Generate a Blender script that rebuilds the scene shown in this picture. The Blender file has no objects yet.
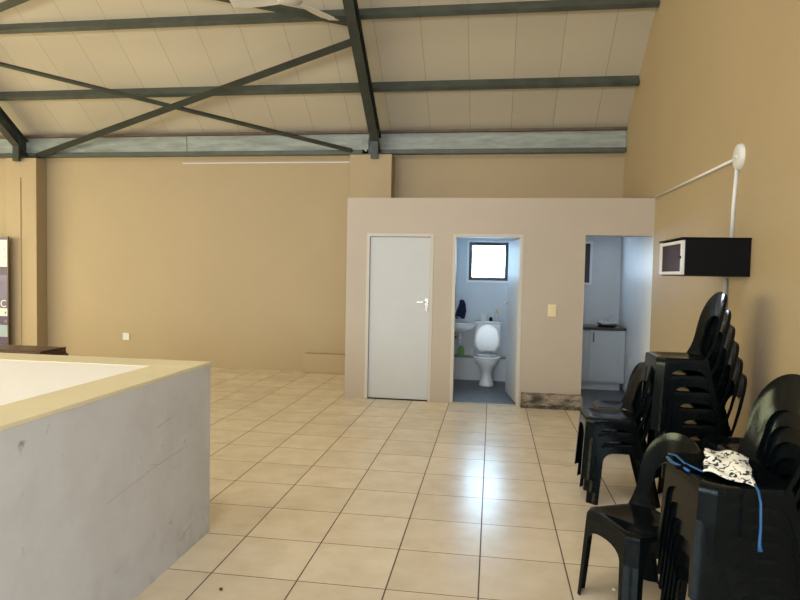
import bpy, bmesh, math, random
from mathutils import Vector, Matrix
random.seed(4)
S = bpy.context.scene
C = S.collection
PI = math.pi
R = math.radians

# ------------------------------------------------------------------ camera
F_PX, YAW, PITCH, ROLL, CAM_H = 623.45, 8.4086, 2.4649, 1.1226, 1.6219
cd = bpy.data.cameras.new('camera'); cam = bpy.data.objects.new('camera', cd); C.objects.link(cam)
yw, pt, rl = R(YAW), R(PITCH), R(ROLL)
fw = Vector((-math.sin(yw)*math.cos(pt), math.cos(yw)*math.cos(pt), -math.sin(pt)))
rt = fw.cross(Vector((0, 0, 1))).normalized(); up = rt.cross(fw)
r2 = rt*math.cos(rl) + up*math.sin(rl); u2 = -rt*math.sin(rl) + up*math.cos(rl)
m = Matrix.Identity(4)
for i in range(3):
    m[i][0] = r2[i]; m[i][1] = u2[i]; m[i][2] = -fw[i]
m[0][3], m[1][3], m[2][3] = 0, 0, CAM_H
cam.matrix_world = m
cd.sensor_width = 36; cd.lens = F_PX*36/800; cd.clip_start = 0.05
S.camera = cam

# ------------------------------------------------------------------ world, lights, exposure
w = bpy.data.worlds.new('world'); S.world = w; w.use_nodes = True
bg = w.node_tree.nodes['Background']
bg.inputs[0].default_value = (0.72, 0.86, 1.0, 1); bg.inputs[1].default_value = 2.2
S.view_settings.view_transform = 'Standard'; S.view_settings.look = 'None'
S.view_settings.gamma = 1; S.view_settings.use_curve_mapping = False
S.view_settings.exposure = 0.42

def area(name, loc, direction, sx, sy, power, col):
    l = bpy.data.lights.new(name, 'AREA'); l.shape = 'RECTANGLE'; l.size = sx; l.size_y = sy
    l.energy = power; l.color = col
    o = bpy.data.objects.new(name, l); C.objects.link(o); o.location = loc
    o.rotation_euler = Vector(direction).to_track_quat('-Z', 'Y').to_euler()
    return o
XR, YP, YB, HP = 1.895, 7.838, 9.747, 2.573
XL, YF = -12.0, -4.9                       # far left wall, wall behind the camera
ADDED_WIN_LEFT = [(-3.2, -0.4), (1.0, 3.8), (5.0, 7.8)]  # unseen left windows, added for warm side light
ADDED_DOORWAY = (-3.6, -0.9)                           # unseen doorway in the right wall behind the camera, added for cool light
ADDED_WIN_REAR = [(-10.5, -7.7), (-6.4, -3.6), (-2.3, 0.5)]  # unseen windows behind the camera, added for cool light
for a, b in ADDED_WIN_LEFT:
    area('window_or_added_daylight', (XL-0.22, (a+b)/2, 2.1), (1, 0, -0.75), b-a, 2.2, 245, (1.0, 0.86, 0.40))  # warm fill through the added left windows
for a, b in ADDED_WIN_REAR:
    area('window_or_added_daylight', ((a+b)/2, YF-0.22, 2.1), (0, 1, -0.65), b-a, 2.2, 190, (0.86, 0.95, 1.0))  # cool fill through the added rear windows
ADDED_ROOFLIGHTS = [(-10.5, -7.5), (-6.0, -3.0), (-1.9, 0.9)]      # unseen roof sheets behind the camera, added for downward light
for a, b in ADDED_ROOFLIGHTS:
    area('added_rooflight_fill', ((a+b)/2, 0.2, 7.15), (0, 0.25, -1), b-a, 2.4, 115, (1.0, 0.97, 0.88))  # added overhead fill that brightens floor and white top
area('added_doorway_fill', (XR+0.22, (ADDED_DOORWAY[0]+ADDED_DOORWAY[1])/2, 1.3), (-1, 0, -0.1), ADDED_DOORWAY[1]-ADDED_DOORWAY[0], 2.5, 150, (0.70, 0.86, 1.0))  # added bluish fill for the low wall face and chairs
area('window_or_added_daylight', (-0.07, YB+0.27, 1.82), (0, -1, -0.1), 0.6, 0.6, 33, (0.45, 0.74, 1.0))
area('window_or_added_daylight', (1.158, YB+0.118, 1.83), (0.12, -1, 0), 0.33, 0.34, 70, (0.62, 0.80, 1.0))

# ------------------------------------------------------------------ materials
def mat(name, col, rough=0.6, metal=0.0, noise=0.0, nscale=4.0, bump=0.0, bscale=60.0, spec=0.5, coat=0.0):
    mt = bpy.data.materials.new(name); mt.use_nodes = True
    nt = mt.node_tree; b = nt.nodes['Principled BSDF']
    b.inputs['Base Color'].default_value = (*col, 1); b.inputs['Roughness'].default_value = rough
    b.inputs['Metallic'].default_value = metal; b.inputs['Specular IOR Level'].default_value = spec
    b.inputs['Coat Weight'].default_value = coat
    tc = nt.nodes.new('ShaderNodeTexCoord')
    if noise:
        n = nt.nodes.new('ShaderNodeTexNoise'); n.inputs['Scale'].default_value = nscale; n.inputs['Detail'].default_value = 6
        nt.links.new(tc.outputs['Object'], n.inputs['Vector'])
        rp = nt.nodes.new('ShaderNodeValToRGB')
        rp.color_ramp.elements[0].position = 0.3; rp.color_ramp.elements[1].position = 0.7
        rp.color_ramp.elements[0].color = (*[c*(1-noise) for c in col], 1)
        rp.color_ramp.elements[1].color = (*[min(1, c*(1+noise)) for c in col], 1)
        nt.links.new(n.outputs['Fac'], rp.inputs[0]); nt.links.new(rp.outputs[0], b.inputs['Base Color'])
    if bump:
        n2 = nt.nodes.new('ShaderNodeTexNoise'); n2.inputs['Scale'].default_value = bscale; n2.inputs['Detail'].default_value = 4
        nt.links.new(tc.outputs['Object'], n2.inputs['Vector'])
        bp = nt.nodes.new('ShaderNodeBump'); bp.inputs['Strength'].default_value = bump; bp.inputs['Distance'].default_value = 0.01
        nt.links.new(n2.outputs['Fac'], bp.inputs['Height']); nt.links.new(bp.outputs[0], b.inputs['Normal'])
    return mt

def N(nt, kind, **kw):
    n = nt.nodes.new(kind)
    for k, v in kw.items(): setattr(n, k, v)
    return n
def math_node(nt, op, a, b=None, clamp=False):
    n = N(nt, 'ShaderNodeMath', operation=op); n.use_clamp = clamp
    for i, v in enumerate((a, b)):
        if v is None: continue
        if isinstance(v, (int, float)): n.inputs[i].default_value = v
        else: nt.links.new(v, n.inputs[i])
    return n.outputs[0]

def tile_material():
    mt = bpy.data.materials.new('floor_tiles'); mt.use_nodes = True
    nt = mt.node_tree; b = nt.nodes['Principled BSDF']; L = nt.links.new
    tc = N(nt, 'ShaderNodeTexCoord'); sp = N(nt, 'ShaderNodeSeparateXYZ'); L(tc.outputs['Object'], sp.inputs[0])
    s = 0.4721
    def axis(out, off, gw):
        t = math_node(nt, 'DIVIDE', math_node(nt, 'SUBTRACT', out, off), s)
        fr = math_node(nt, 'FRACT', t); cell = math_node(nt, 'FLOOR', t)
        d = math_node(nt, 'MINIMUM', fr, math_node(nt, 'SUBTRACT', 1.0, fr))
        return math_node(nt, 'LESS_THAN', d, gw), cell
    gx, cx = axis(sp.outputs[0], -0.0309, 0.0085)
    gy, cy = axis(sp.outputs[1], 4.508, 0.0065)
    g = math_node(nt, 'MAXIMUM', gx, gy)
    cb = N(nt, 'ShaderNodeCombineXYZ'); L(cx, cb.inputs[0]); L(cy, cb.inputs[1])
    wn = N(nt, 'ShaderNodeTexWhiteNoise'); L(cb.outputs[0], wn.inputs['Vector'])
    no = N(nt, 'ShaderNodeTexNoise'); no.inputs['Scale'].default_value = 5; no.inputs['Detail'].default_value = 6; no.inputs['Roughness'].default_value = .55
    # shift the clouding for each tile
    va = N(nt, 'ShaderNodeVectorMath', operation='ADD'); L(tc.outputs['Object'], va.inputs[0])
    vs = N(nt, 'ShaderNodeVectorMath', operation='SCALE'); L(wn.outputs['Color'], vs.inputs[0]); vs.inputs['Scale'].default_value = 9
    L(vs.outputs[0], va.inputs[1]); L(va.outputs[0], no.inputs['Vector'])
    rp = N(nt, 'ShaderNodeValToRGB'); L(no.outputs['Fac'], rp.inputs[0])
    rp.color_ramp.elements[0].position = 0.32; rp.color_ramp.elements[0].color = (0.62, 0.525, 0.385, 1)
    rp.color_ramp.elements[1].position = 0.62; rp.color_ramp.elements[1].color = (0.695, 0.605, 0.465, 1)
    hs = N(nt, 'ShaderNodeHueSaturation'); L(rp.outputs[0], hs.inputs['Color'])
    L(math_node(nt, 'ADD', math_node(nt, 'MULTIPLY', wn.outputs['Value'], 0.12), 0.94), hs.inputs['Value'])
    # worn dirt that sits in broad patches
    n3 = N(nt, 'ShaderNodeTexNoise'); n3.inputs['Scale'].default_value = 0.9; n3.inputs['Detail'].default_value = 5; L(tc.outputs['Object'], n3.inputs['Vector'])
    mx = N(nt, 'ShaderNodeMix', data_type='RGBA'); mx.blend_type = 'MULTIPLY'
    L(math_node(nt, 'MULTIPLY', n3.outputs['Fac'], 0.35), mx.inputs['Factor']); L(hs.outputs[0], mx.inputs[6]); mx.inputs[7].default_value = (0.88, 0.82, 0.74, 1)
    m2 = N(nt, 'ShaderNodeMix', data_type='RGBA'); L(g, m2.inputs['Factor']); L(mx.outputs[2], m2.inputs[6]); m2.inputs[7].default_value = (0.085, 0.055, 0.035, 1)
    L(m2.outputs[2], b.inputs['Base Color'])
    L(math_node(nt, 'ADD', math_node(nt, 'MULTIPLY', g, 0.5), math_node(nt, 'ADD', 0.21, math_node(nt, 'MULTIPLY', no.outputs['Fac'], 0.06))), b.inputs['Roughness'])
    bp = N(nt, 'ShaderNodeBump'); bp.inputs['Strength'].default_value = 0.25; bp.inputs['Distance'].default_value = 0.003
    hgt = math_node(nt, 'ADD', math_node(nt, 'SUBTRACT', 1.0, g), math_node(nt, 'MULTIPLY', no.outputs['Fac'], 0.03))
    L(hgt, bp.inputs['Height']); L(bp.outputs[0], b.inputs['Normal'])
    return mt

def board_material():
    mt = bpy.data.materials.new('ceiling_boards'); mt.use_nodes = True
    nt = mt.node_tree; b = nt.nodes['Principled BSDF']; L = nt.links.new
    tc = N(nt, 'ShaderNodeTexCoord'); sp = N(nt, 'ShaderNodeSeparateXYZ'); L(tc.outputs['Object'], sp.inputs[0])
    t = math_node(nt, 'DIVIDE', math_node(nt, 'ADD', sp.outputs[0], 0.397), 0.617)
    fr = math_node(nt, 'FRACT', t)
    d = math_node(nt, 'MINIMUM', fr, math_node(nt, 'SUBTRACT', 1.0, fr))
    g = math_node(nt, 'LESS_THAN', d, 0.007)
    cell = math_node(nt, 'FLOOR', t)
    wn = N(nt, 'ShaderNodeTexWhiteNoise'); wn.noise_dimensions = '1D'; L(cell, wn.inputs['W'])
    hs = N(nt, 'ShaderNodeHueSaturation'); hs.inputs['Color'].default_value = (0.46, 0.405, 0.32, 1)
    L(math_node(nt, 'ADD', math_node(nt, 'MULTIPLY', wn.outputs['Value'], 0.06), 0.97), hs.inputs['Value'])
    m2 = N(nt, 'ShaderNodeMix', data_type='RGBA'); L(g, m2.inputs['Factor']); L(hs.outputs[0], m2.inputs[6]); m2.inputs[7].default_value = (0.30, 0.26, 0.20, 1)
    L(m2.outputs[2], b.inputs['Base Color']); b.inputs['Roughness'].default_value = 0.6
    bp = N(nt, 'ShaderNodeBump'); bp.inputs['Strength'].default_value = 0.4; bp.inputs['Distance'].default_value = 0.005
    L(math_node(nt, 'SUBTRACT', 1.0, g), bp.inputs['Height']); L(bp.outputs[0], b.inputs['Normal'])
    return mt

def stain_material(name, base, dark, scale, lo, hi, rough=0.8, streak=None, bump=0.3):
    mt = bpy.data.materials.new(name); mt.use_nodes = True
    nt = mt.node_tree; b = nt.nodes['Principled BSDF']; L = nt.links.new
    tc = N(nt, 'ShaderNodeTexCoord'); mp = N(nt, 'ShaderNodeMapping'); L(tc.outputs['Object'], mp.inputs[0])
    if streak: mp.inputs['Scale'].default_value = streak
    no = N(nt, 'ShaderNodeTexNoise'); no.inputs['Scale'].default_value = scale; no.inputs['Detail'].default_value = 9; no.inputs['Roughness'].default_value = .65
    L(mp.outputs[0], no.inputs['Vector'])
    rp = N(nt, 'ShaderNodeValToRGB'); L(no.outputs['Fac'], rp.inputs[0])
    rp.color_ramp.elements[0].position = lo; rp.color_ramp.elements[0].color = (*dark, 1)
    rp.color_ramp.elements[1].position = hi; rp.color_ramp.elements[1].color = (*base, 1)
    L(rp.outputs[0], b.inputs['Base Color']); b.inputs['Roughness'].default_value = rough
    bp = N(nt, 'ShaderNodeBump'); bp.inputs['Strength'].default_value = bump; bp.inputs['Distance'].default_value = 0.01
    L(no.outputs['Fac'], bp.inputs['Height']); L(bp.outputs[0], b.inputs['Normal'])
    return mt

M = {}
M['tile'] = tile_material()
M['board'] = board_material()
M['paint'] = mat('beige_wall_paint', (0.358, 0.272, 0.163), 0.6, noise=0.03, nscale=0.8, bump=0.12, bscale=35)
M['paint2'] = mat('pinkish_beige_wall_paint', (0.41, 0.345, 0.285), 0.55, noise=0.03, nscale=0.9, bump=0.12, bscale=35)
M['inner'] = mat('pale_grey_room_paint', (0.68, 0.70, 0.72), 0.45, noise=0.02, bump=0.05)
M['innerfloor'] = mat('dark_slate_floor', (0.075, 0.08, 0.095), 0.4, noise=0.25, nscale=9)
M['door'] = mat('off_white_door_paint', (0.46, 0.47, 0.49), 0.5, noise=0.02, nscale=3)
M['frame'] = mat('cream_door_frame_paint', (0.47, 0.44, 0.40), 0.5)
M['white'] = mat('white_plastic', (0.60, 0.60, 0.61), 0.4)
M['ceramic'] = mat('white_ceramic', (0.78, 0.80, 0.82), 0.12)
M['chrome'] = mat('chrome', (0.75, 0.76, 0.78), 0.12, 1.0)
M['steel'] = mat('brushed_steel', (0.55, 0.55, 0.56), 0.35, 1.0)
M['pipe'] = mat('grey_pipe_paint', (0.42, 0.40, 0.36), 0.4)
M['green'] = mat('dark_green_steel_paint', (0.028, 0.036, 0.032), 0.38, noise=0.25, nscale=5)
M['green2'] = mat('grey_green_purlin_paint', (0.055, 0.066, 0.058), 0.35, noise=0.25, nscale=5)
M['galv'] = stain_material('galvanised_steel', (0.30, 0.335, 0.315), (0.17, 0.185, 0.17), 3.0, 0.3, 0.6, 0.42, streak=(0.6, 1, 3), bump=0.02)
M['brownstrip'] = mat('brown_timber_strip', (0.10, 0.06, 0.035), 0.6, noise=0.3, nscale=8)
M['plastic'] = mat('black_glossy_plastic', (0.003, 0.0042, 0.005), 0.15, spec=0.16, noise=0.3, nscale=10, bump=0.03, bscale=90)
M['black'] = mat('black_satin_paint', (0.004, 0.004, 0.0045), 0.6, spec=0.1)
M['darkglass'] = mat('smoky_brown_glass', (0.035, 0.022, 0.016), 0.55, spec=0.08)
M['wood'] = stain_material('dark_varnished_wood', (0.085, 0.035, 0.020), (0.03, 0.012, 0.008), 6, 0.3, 0.7, 0.35, streak=(1, 8, 8), bump=0.05)
M['rim'] = mat('cream_rim_paint', (0.66, 0.58, 0.38), 0.45, noise=0.05, nscale=3, bump=0.06)
M['lowside'] = stain_material('scuffed_grey_cream_plaster', (0.54, 0.53, 0.53), (0.49, 0.475, 0.47), 2.2, 0.36, 0.54, 0.6, bump=0.12)
def low_wall_material():
    mt = M['lowside']; nt = mt.node_tree; b = nt.nodes['Principled BSDF']; L = nt.links.new
    src = b.inputs['Base Color'].links[0].from_socket
    tc = N(nt, 'ShaderNodeTexCoord'); sp = N(nt, 'ShaderNodeSeparateXYZ'); L(tc.outputs['Object'], sp.inputs[0])
    no = N(nt, 'ShaderNodeTexNoise'); no.inputs['Scale'].default_value = 6; no.inputs['Detail'].default_value = 8; L(tc.outputs['Object'], no.inputs['Vector'])
    foot = math_node(nt, 'MULTIPLY', math_node(nt, 'SUBTRACT', 0.30, sp.outputs[2], True), 2.2, True)
    spots = math_node(nt, 'MULTIPLY', math_node(nt, 'SUBTRACT', no.outputs['Fac'], 0.50, True), 5.0, True)
    a = math_node(nt, 'MULTIPLY', foot, spots, True)
    n2 = N(nt, 'ShaderNodeTexNoise'); n2.inputs['Scale'].default_value = 14; n2.inputs['Detail'].default_value = 3; L(tc.outputs['Object'], n2.inputs['Vector'])
    pit = math_node(nt, 'MULTIPLY', math_node(nt, 'SUBTRACT', n2.outputs['Fac'], 0.69, True), 8.0, True)
    mx = N(nt, 'ShaderNodeMix', data_type='RGBA'); L(math_node(nt, 'MAXIMUM', a, pit), mx.inputs['Factor']); L(src, mx.inputs[6]); mx.inputs[7].default_value = (0.27, 0.25, 0.235, 1)
    L(mx.outputs[2], b.inputs['Base Color'])
low_wall_material()
M['whitetop'] = mat('bright_white_laminate', (0.86, 0.84, 0.80), 0.5)
M['stone'] = stain_material('mouldy_bare_cement', (0.36, 0.30, 0.235), (0.05, 0.043, 0.036), 5, 0.36, 0.62, 0.9, streak=(1, 1, 2.2), bump=0.9)
M['stonedark'] = stain_material('black_mould_crust', (0.17, 0.14, 0.11), (0.02, 0.018, 0.016), 9, 0.4, 0.65, 0.95, bump=0.9)
M['cream'] = mat('yellowed_cream_plastic', (0.66, 0.56, 0.33), 0.4)
M['purple'] = mat('purple_print', (0.075, 0.045, 0.115), 0.5)
M['lilac'] = mat('blue_violet_print', (0.13, 0.115, 0.21), 0.5, noise=0.2, nscale=5)
M['bluewhite'] = mat('pale_blue_print', (0.27, 0.36, 0.42), 0.5)
M['teal'] = mat('teal_print', (0.16, 0.33, 0.30), 0.5)
M['navy'] = mat('navy_towel', (0.02, 0.03, 0.08), 0.9, bump=0.5, bscale=200)
M['greenliq'] = mat('green_plastic', (0.22, 0.46, 0.16), 0.3)
M['yellow'] = mat('yellow_cap_plastic', (0.65, 0.52, 0.12), 0.4)
M['paper'] = mat('white_paper', (0.78, 0.79, 0.80), 0.9)
M['shelf'] = mat('grey_green_stone_top', (0.16, 0.18, 0.17), 0.3, noise=0.2, nscale=8)
M['boxing'] = mat('pale_boxing_panel', (0.60, 0.63, 0.64), 0.35)
M['cabinet'] = mat('white_cabinet_laminate', (0.42, 0.47, 0.52), 0.35)
M['counter'] = mat('black_countertop', (0.02, 0.02, 0.022), 0.25)
M['windark'] = mat('bronze_window_frame', (0.035, 0.04, 0.055), 0.4)
M['reveal'] = mat('white_window_reveal', (0.90, 0.90, 0.91), 0.5)
M['crack'] = mat('dark_crack', (0.09, 0.055, 0.03), 0.9)
M['bagblack'] = mat('black_bag_fabric', (0.002, 0.002, 0.0025), 1.0, spec=0.05, bump=0.5, bscale=120)
M['bluecord'] = mat('bright_blue_cord', (0.008, 0.08, 0.23), 0.5)
M['fan'] = mat('white_fan_enamel', (0.55, 0.53, 0.50), 0.35)
M['plastic'].node_tree.nodes['Principled BSDF'].inputs['Specular Tint'].default_value = (0.80, 0.95, 1.0, 1)  # cool tint put into the gloss, standing in for bluish highlights
def cloth_pattern():
    mt = bpy.data.materials.new('patterned_cloth'); mt.use_nodes = True
    nt = mt.node_tree; b = nt.nodes['Principled BSDF']; L = nt.links.new
    tc = N(nt, 'ShaderNodeTexCoord'); no = N(nt, 'ShaderNodeTexNoise'); no.inputs['Scale'].default_value = 38; no.inputs['Detail'].default_value = 1.5; no.inputs['Distortion'].default_value = 1.2
    L(tc.outputs['Object'], no.inputs['Vector'])
    rp = N(nt, 'ShaderNodeValToRGB'); rp.color_ramp.interpolation = 'CONSTANT'; L(no.outputs['Fac'], rp.inputs[0])
    rp.color_ramp.elements[0].color = (0.02, 0.03, 0.03, 1); rp.color_ramp.elements[1].position = 0.43; rp.color_ramp.elements[1].color = (0.72, 0.70, 0.62, 1)
    L(rp.outputs[0], b.inputs['Base Color']); b.inputs['Roughness'].default_value = 0.9
    return mt
M['pattern'] = cloth_pattern()

# ------------------------------------------------------------------ helpers
def tag(o, label=None, cat=None, group=None, kind=None):
    if label: o['label'] = label
    if cat: o['category'] = cat
    if group: o['group'] = group
    if kind: o['kind'] = kind
    return o
def empty(name, loc, label, cat, group=None, rz=0):
    o = bpy.data.objects.new(name, None); C.objects.link(o); o.location = loc; o.rotation_euler = (0, 0, rz)
    o.empty_display_size = 0.1
    return tag(o, label, cat, group)
def build(name, bm, mats, parent=None, smooth=False, bevel=0, world=True):
    """links the bmesh as one object; world coordinates are kept when a parent is given"""
    me = bpy.data.meshes.new(name)
    bmesh.ops.recalc_face_normals(bm, faces=bm.faces)
    bm.to_mesh(me); bm.free()
    for mm in (mats if isinstance(mats, (list, tuple)) else [mats]): me.materials.append(mm)
    o = bpy.data.objects.new(name, me); C.objects.link(o)
    if smooth:
        for p in me.polygons: p.use_smooth = True
    if bevel:
        md = o.modifiers.new('bevel', 'BEVEL'); md.width = bevel; md.segments = 2; md.limit_method = 'ANGLE'; md.angle_limit = R(40)
    if parent:
        o.parent = parent
        if world: o.matrix_parent_inverse = world_of(parent).inverted()
    return o
def world_of(o):
    mw = Matrix.LocRotScale(o.location, o.rotation_euler, o.scale)
    if o.parent: mw = world_of(o.parent) @ o.matrix_parent_inverse @ mw
    return mw
def struct(o):
    o['kind'] = 'structure'; return o
def box(bm, x0, x1, y0, y1, z0, z1, mi=0):
    v = [bm.verts.new(p) for p in ((x0,y0,z0),(x1,y0,z0),(x1,y1,z0),(x0,y1,z0),(x0,y0,z1),(x1,y0,z1),(x1,y1,z1),(x0,y1,z1))]
    for f in ((0,3,2,1),(4,5,6,7),(0,1,5,4),(1,2,6,5),(2,3,7,6),(3,0,4,7)):
        fc = bm.faces.new([v[i] for i in f]); fc.material_index = mi
def bx(name, x0, x1, y0, y1, z0, z1, mats, parent=None, bevel=0):
    bm = bmesh.new(); box(bm, x0, x1, y0, y1, z0, z1); return build(name, bm, mats, parent, bevel=bevel)
def bar(bm, a, b, wid, hei, upv=(0, 0, 1)):
    a, b = Vector(a), Vector(b); d = (b-a).normalized(); u = Vector(upv); s = d.cross(u).normalized(); u = s.cross(d)
    vs = []
    for p in (a, b):
        for i, j in ((-1,-1),(1,-1),(1,1),(-1,1)): vs.append(bm.verts.new(p + s*wid/2*i + u*hei/2*j))
    for f in ((0,1,2,3),(7,6,5,4),(0,4,5,1),(1,5,6,2),(2,6,7,3),(3,7,4,0)): bm.faces.new([vs[i] for i in f])
def tube(bm, pts, rad, seg=8, caps=True):
    pts = [Vector(p) for p in pts]; rings = []
    rads = rad if isinstance(rad, (list, tuple)) else [rad]*len(pts)
    ref = None
    for i, p in enumerate(pts):
        d = (pts[min(i+1, len(pts)-1)] - pts[max(i-1, 0)]).normalized()
        if ref is None or abs(ref.dot(d)) > 0.95: ref = Vector((0, 0, 1)) if abs(d.z) < 0.9 else Vector((1, 0, 0))
        s = d.cross(ref).normalized(); u = s.cross(d)
        rings.append([bm.verts.new(p + s*math.cos(2*PI*k/seg)*rads[i] + u*math.sin(2*PI*k/seg)*rads[i]) for k in range(seg)])
    for a, b in zip(rings, rings[1:]):
        for k in range(seg): bm.faces.new((a[k], a[(k+1) % seg], b[(k+1) % seg], b[k]))
    if caps: bm.faces.new(rings[0][::-1]); bm.faces.new(rings[-1])
def lathe(bm, prof, loc=(0,0,0), seg=28, sx=1, sy=1, axis='Z', caps=True):
    rings = []
    for r_, z in prof:
        ring = []
        for k in range(seg):
            a = 2*PI*k/seg; x, y = r_*math.cos(a)*sx, r_*math.sin(a)*sy
            p = {'Z': (x, y, z), 'X': (z, x, y), 'Y': (x, z, y)}[axis]
            ring.append(bm.verts.new(Vector(loc) + Vector(p)))
        rings.append(ring)
    for a, b in zip(rings, rings[1:]):
        for k in range(seg): bm.faces.new((a[k], a[(k+1) % seg], b[(k+1) % seg], b[k]))
    if caps: bm.faces.new(rings[0][::-1]); bm.faces.new(rings[-1])
def holed(axis, p0, p1, us, vs, holes, matfn=None):
    """wall slab across axis ('x' or 'y') from p0 to p1; us/vs cut lists; holes = rectangles left open (u0,u1,v0,v1)"""
    us = sorted(set(us)); vs = sorted(set(vs)); bm = bmesh.new()
    def solid(i, j):
        if i < 0 or j < 0 or i >= len(us)-1 or j >= len(vs)-1: return False
        cu, cv = (us[i]+us[i+1])/2, (vs[j]+vs[j+1])/2
        return not any(h[0] < cu < h[1] and h[2] < cv < h[3] for h in holes)
    cache = {}
    def V(i, j, p):
        k = (i, j, p)
        if k not in cache:
            u, v = us[i], vs[j]; d = p0 if p == 0 else p1
            cache[k] = bm.verts.new((d, u, v) if axis == 'x' else (u, d, v))
        return cache[k]
    for i in range(len(us)-1):
        for j in range(len(vs)-1):
            if not solid(i, j): continue
            cu, cv = (us[i]+us[i+1])/2, (vs[j]+vs[j+1])/2
            for p in (0, 1):
                f = bm.faces.new((V(i,j,p), V(i+1,j,p), V(i+1,j+1,p), V(i,j+1,p)))
                f.material_index = matfn(cu, cv, p) if matfn else 0
            for di, dj, e in ((-1,0,((i,j),(i,j+1))), (1,0,((i+1,j),(i+1,j+1))), (0,-1,((i,j),(i+1,j))), (0,1,((i,j+1),(i+1,j+1)))):
                if not solid(i+di, j+dj):
                    f = bm.faces.new((V(*e[0],0), V(*e[1],0), V(*e[1],1), V(*e[0],1)))
                    f.material_index = matfn(cu, cv, 0) if matfn else 0
    return bm

# ------------------------------------------------------------------ room shell
K = 0.70
def ceil_z(y, off=0.0): return 3.834 - off + K*(9.715-y)
struct(bx('floor', XL-0.2, XR+0.2, YF-0.2, YP+0.06, -0.1, 0, M['tile']))
bm = bmesh.new(); box(bm, XL-0.2, -1.8, YP+0.06, YB+0.2, -0.1, 0)
struct(build('floor', bm, M['tile']))
struct(bx('floor', -1.8, XR+0.2, YP+0.06, YB+0.2, -0.1, -0.002, M['innerfloor']))
# back wall with the two small windows
TW = (-0.375, 0.235, 1.53, 2.13); KW = (0.86, 1.455, 1.53, 2.13)
def back_mat(u, v, p): return 1 if (u > -1.8 and v < 2.5) else 0
bm = holed('y', YB, YB+0.23, [XL-0.2, -1.8, TW[0], TW[1], 0.56, KW[0], KW[1], XR+0.2], [0, 1.53, 2.13, 2.5, 3.9], [TW, KW], back_mat)
struct(build('wall_back', bm, [M['paint'], M['inner']]))
# right wall: beige, pale paint inside the kitchenette
def right_mat(u, v, p): return 1 if (u > YP+0.02 and v < 2.5) else 0
bm = bmesh.new()
RY = 2.4; RZ = ceil_z(RY)
def quad(bm, pts, mi=0):
    f = bm.faces.new([bm.verts.new(p) for p in pts]); f.material_index = mi; return f
bm = holed('x', XR, XR+0.2, [YF-0.2, ADDED_DOORWAY[0], ADDED_DOORWAY[1], YP+0.02, YB+0.2], [0, 2.5, 2.6, 3.82], [(ADDED_DOORWAY[0], ADDED_DOORWAY[1], -1, 2.6)], right_mat)  # the hole is the added doorway, out of view
gv = []
for x in (XR, XR+0.2):
    gv.append([bm.verts.new(p) for p in ((x, YF-0.2, 3.82), (x, YB+0.2, 3.82), (x, YB, 3.84), (x, RY, RZ+0.05), (x, YF, 3.84))])
for g in gv: bm.faces.new(g)
for k in range(5): bm.faces.new((gv[0][k], gv[0][(k+1) % 5], gv[1][(k+1) % 5], gv[1][k]))
struct(build('wall_right', bm, [M['paint'], M['inner']]))
# left and rear walls with big unseen windows, added to light the hall
bm = holed('x', XL-0.2, XL, [YF-0.2, YB+0.2] + [c for w_ in ADDED_WIN_LEFT for c in w_], [0, 1.0, 3.2, 3.82], [(a, b, 1.0, 3.2) for a, b in ADDED_WIN_LEFT])
g0 = []
for x in (XL-0.2, XL):
    g0.append([bm.verts.new(p) for p in ((x, YF-0.2, 3.82), (x, YB+0.2, 3.82), (x, YB, 3.84), (x, RY, RZ+0.05), (x, YF, 3.84))])
for g in g0: bm.faces.new(g)
for k in range(5): bm.faces.new((g0[0][k], g0[0][(k+1) % 5], g0[1][(k+1) % 5], g0[1][k]))
struct(build('wall_left', bm, M['paint']))
bm = holed('y', YF-0.2, YF, [XL-0.2, XR+0.2] + [c for w_ in ADDED_WIN_REAR for c in w_], [0, 1.0, 3.2, 3.9], [(a, b, 1.0, 3.2) for a, b in ADDED_WIN_REAR])
struct(build('wall_front', bm, M['paint']))
nwin = 3
def added_hall_window(axis, a, b, p):  # frame bars for the unseen windows added for daylight
    global nwin
    bm = bmesh.new(); t = 0.05
    for u in (a, (2*a+b)/3, (a+2*b)/3, b-t):
        if axis == 'x': box(bm, p-0.03, p+0.03, u, u+t, 1.0, 3.2)
        else: box(bm, u, u+t, p-0.03, p+0.03, 1.0, 3.2)
    for z in (1.0, 2.5, 3.15):
        if axis == 'x': box(bm, p-0.03, p+0.03, a, b, z, z+t)
        else: box(bm, a, b, p-0.03, p+0.03, z, z+t)
    struct(build('window_%d' % nwin, bm, M['windark'])); nwin += 1
for a, b in ADDED_WIN_LEFT: added_hall_window('x', a, b, XL-0.1)
for a, b in ADDED_WIN_REAR: added_hall_window('y', a, b, YF-0.1)
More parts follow.
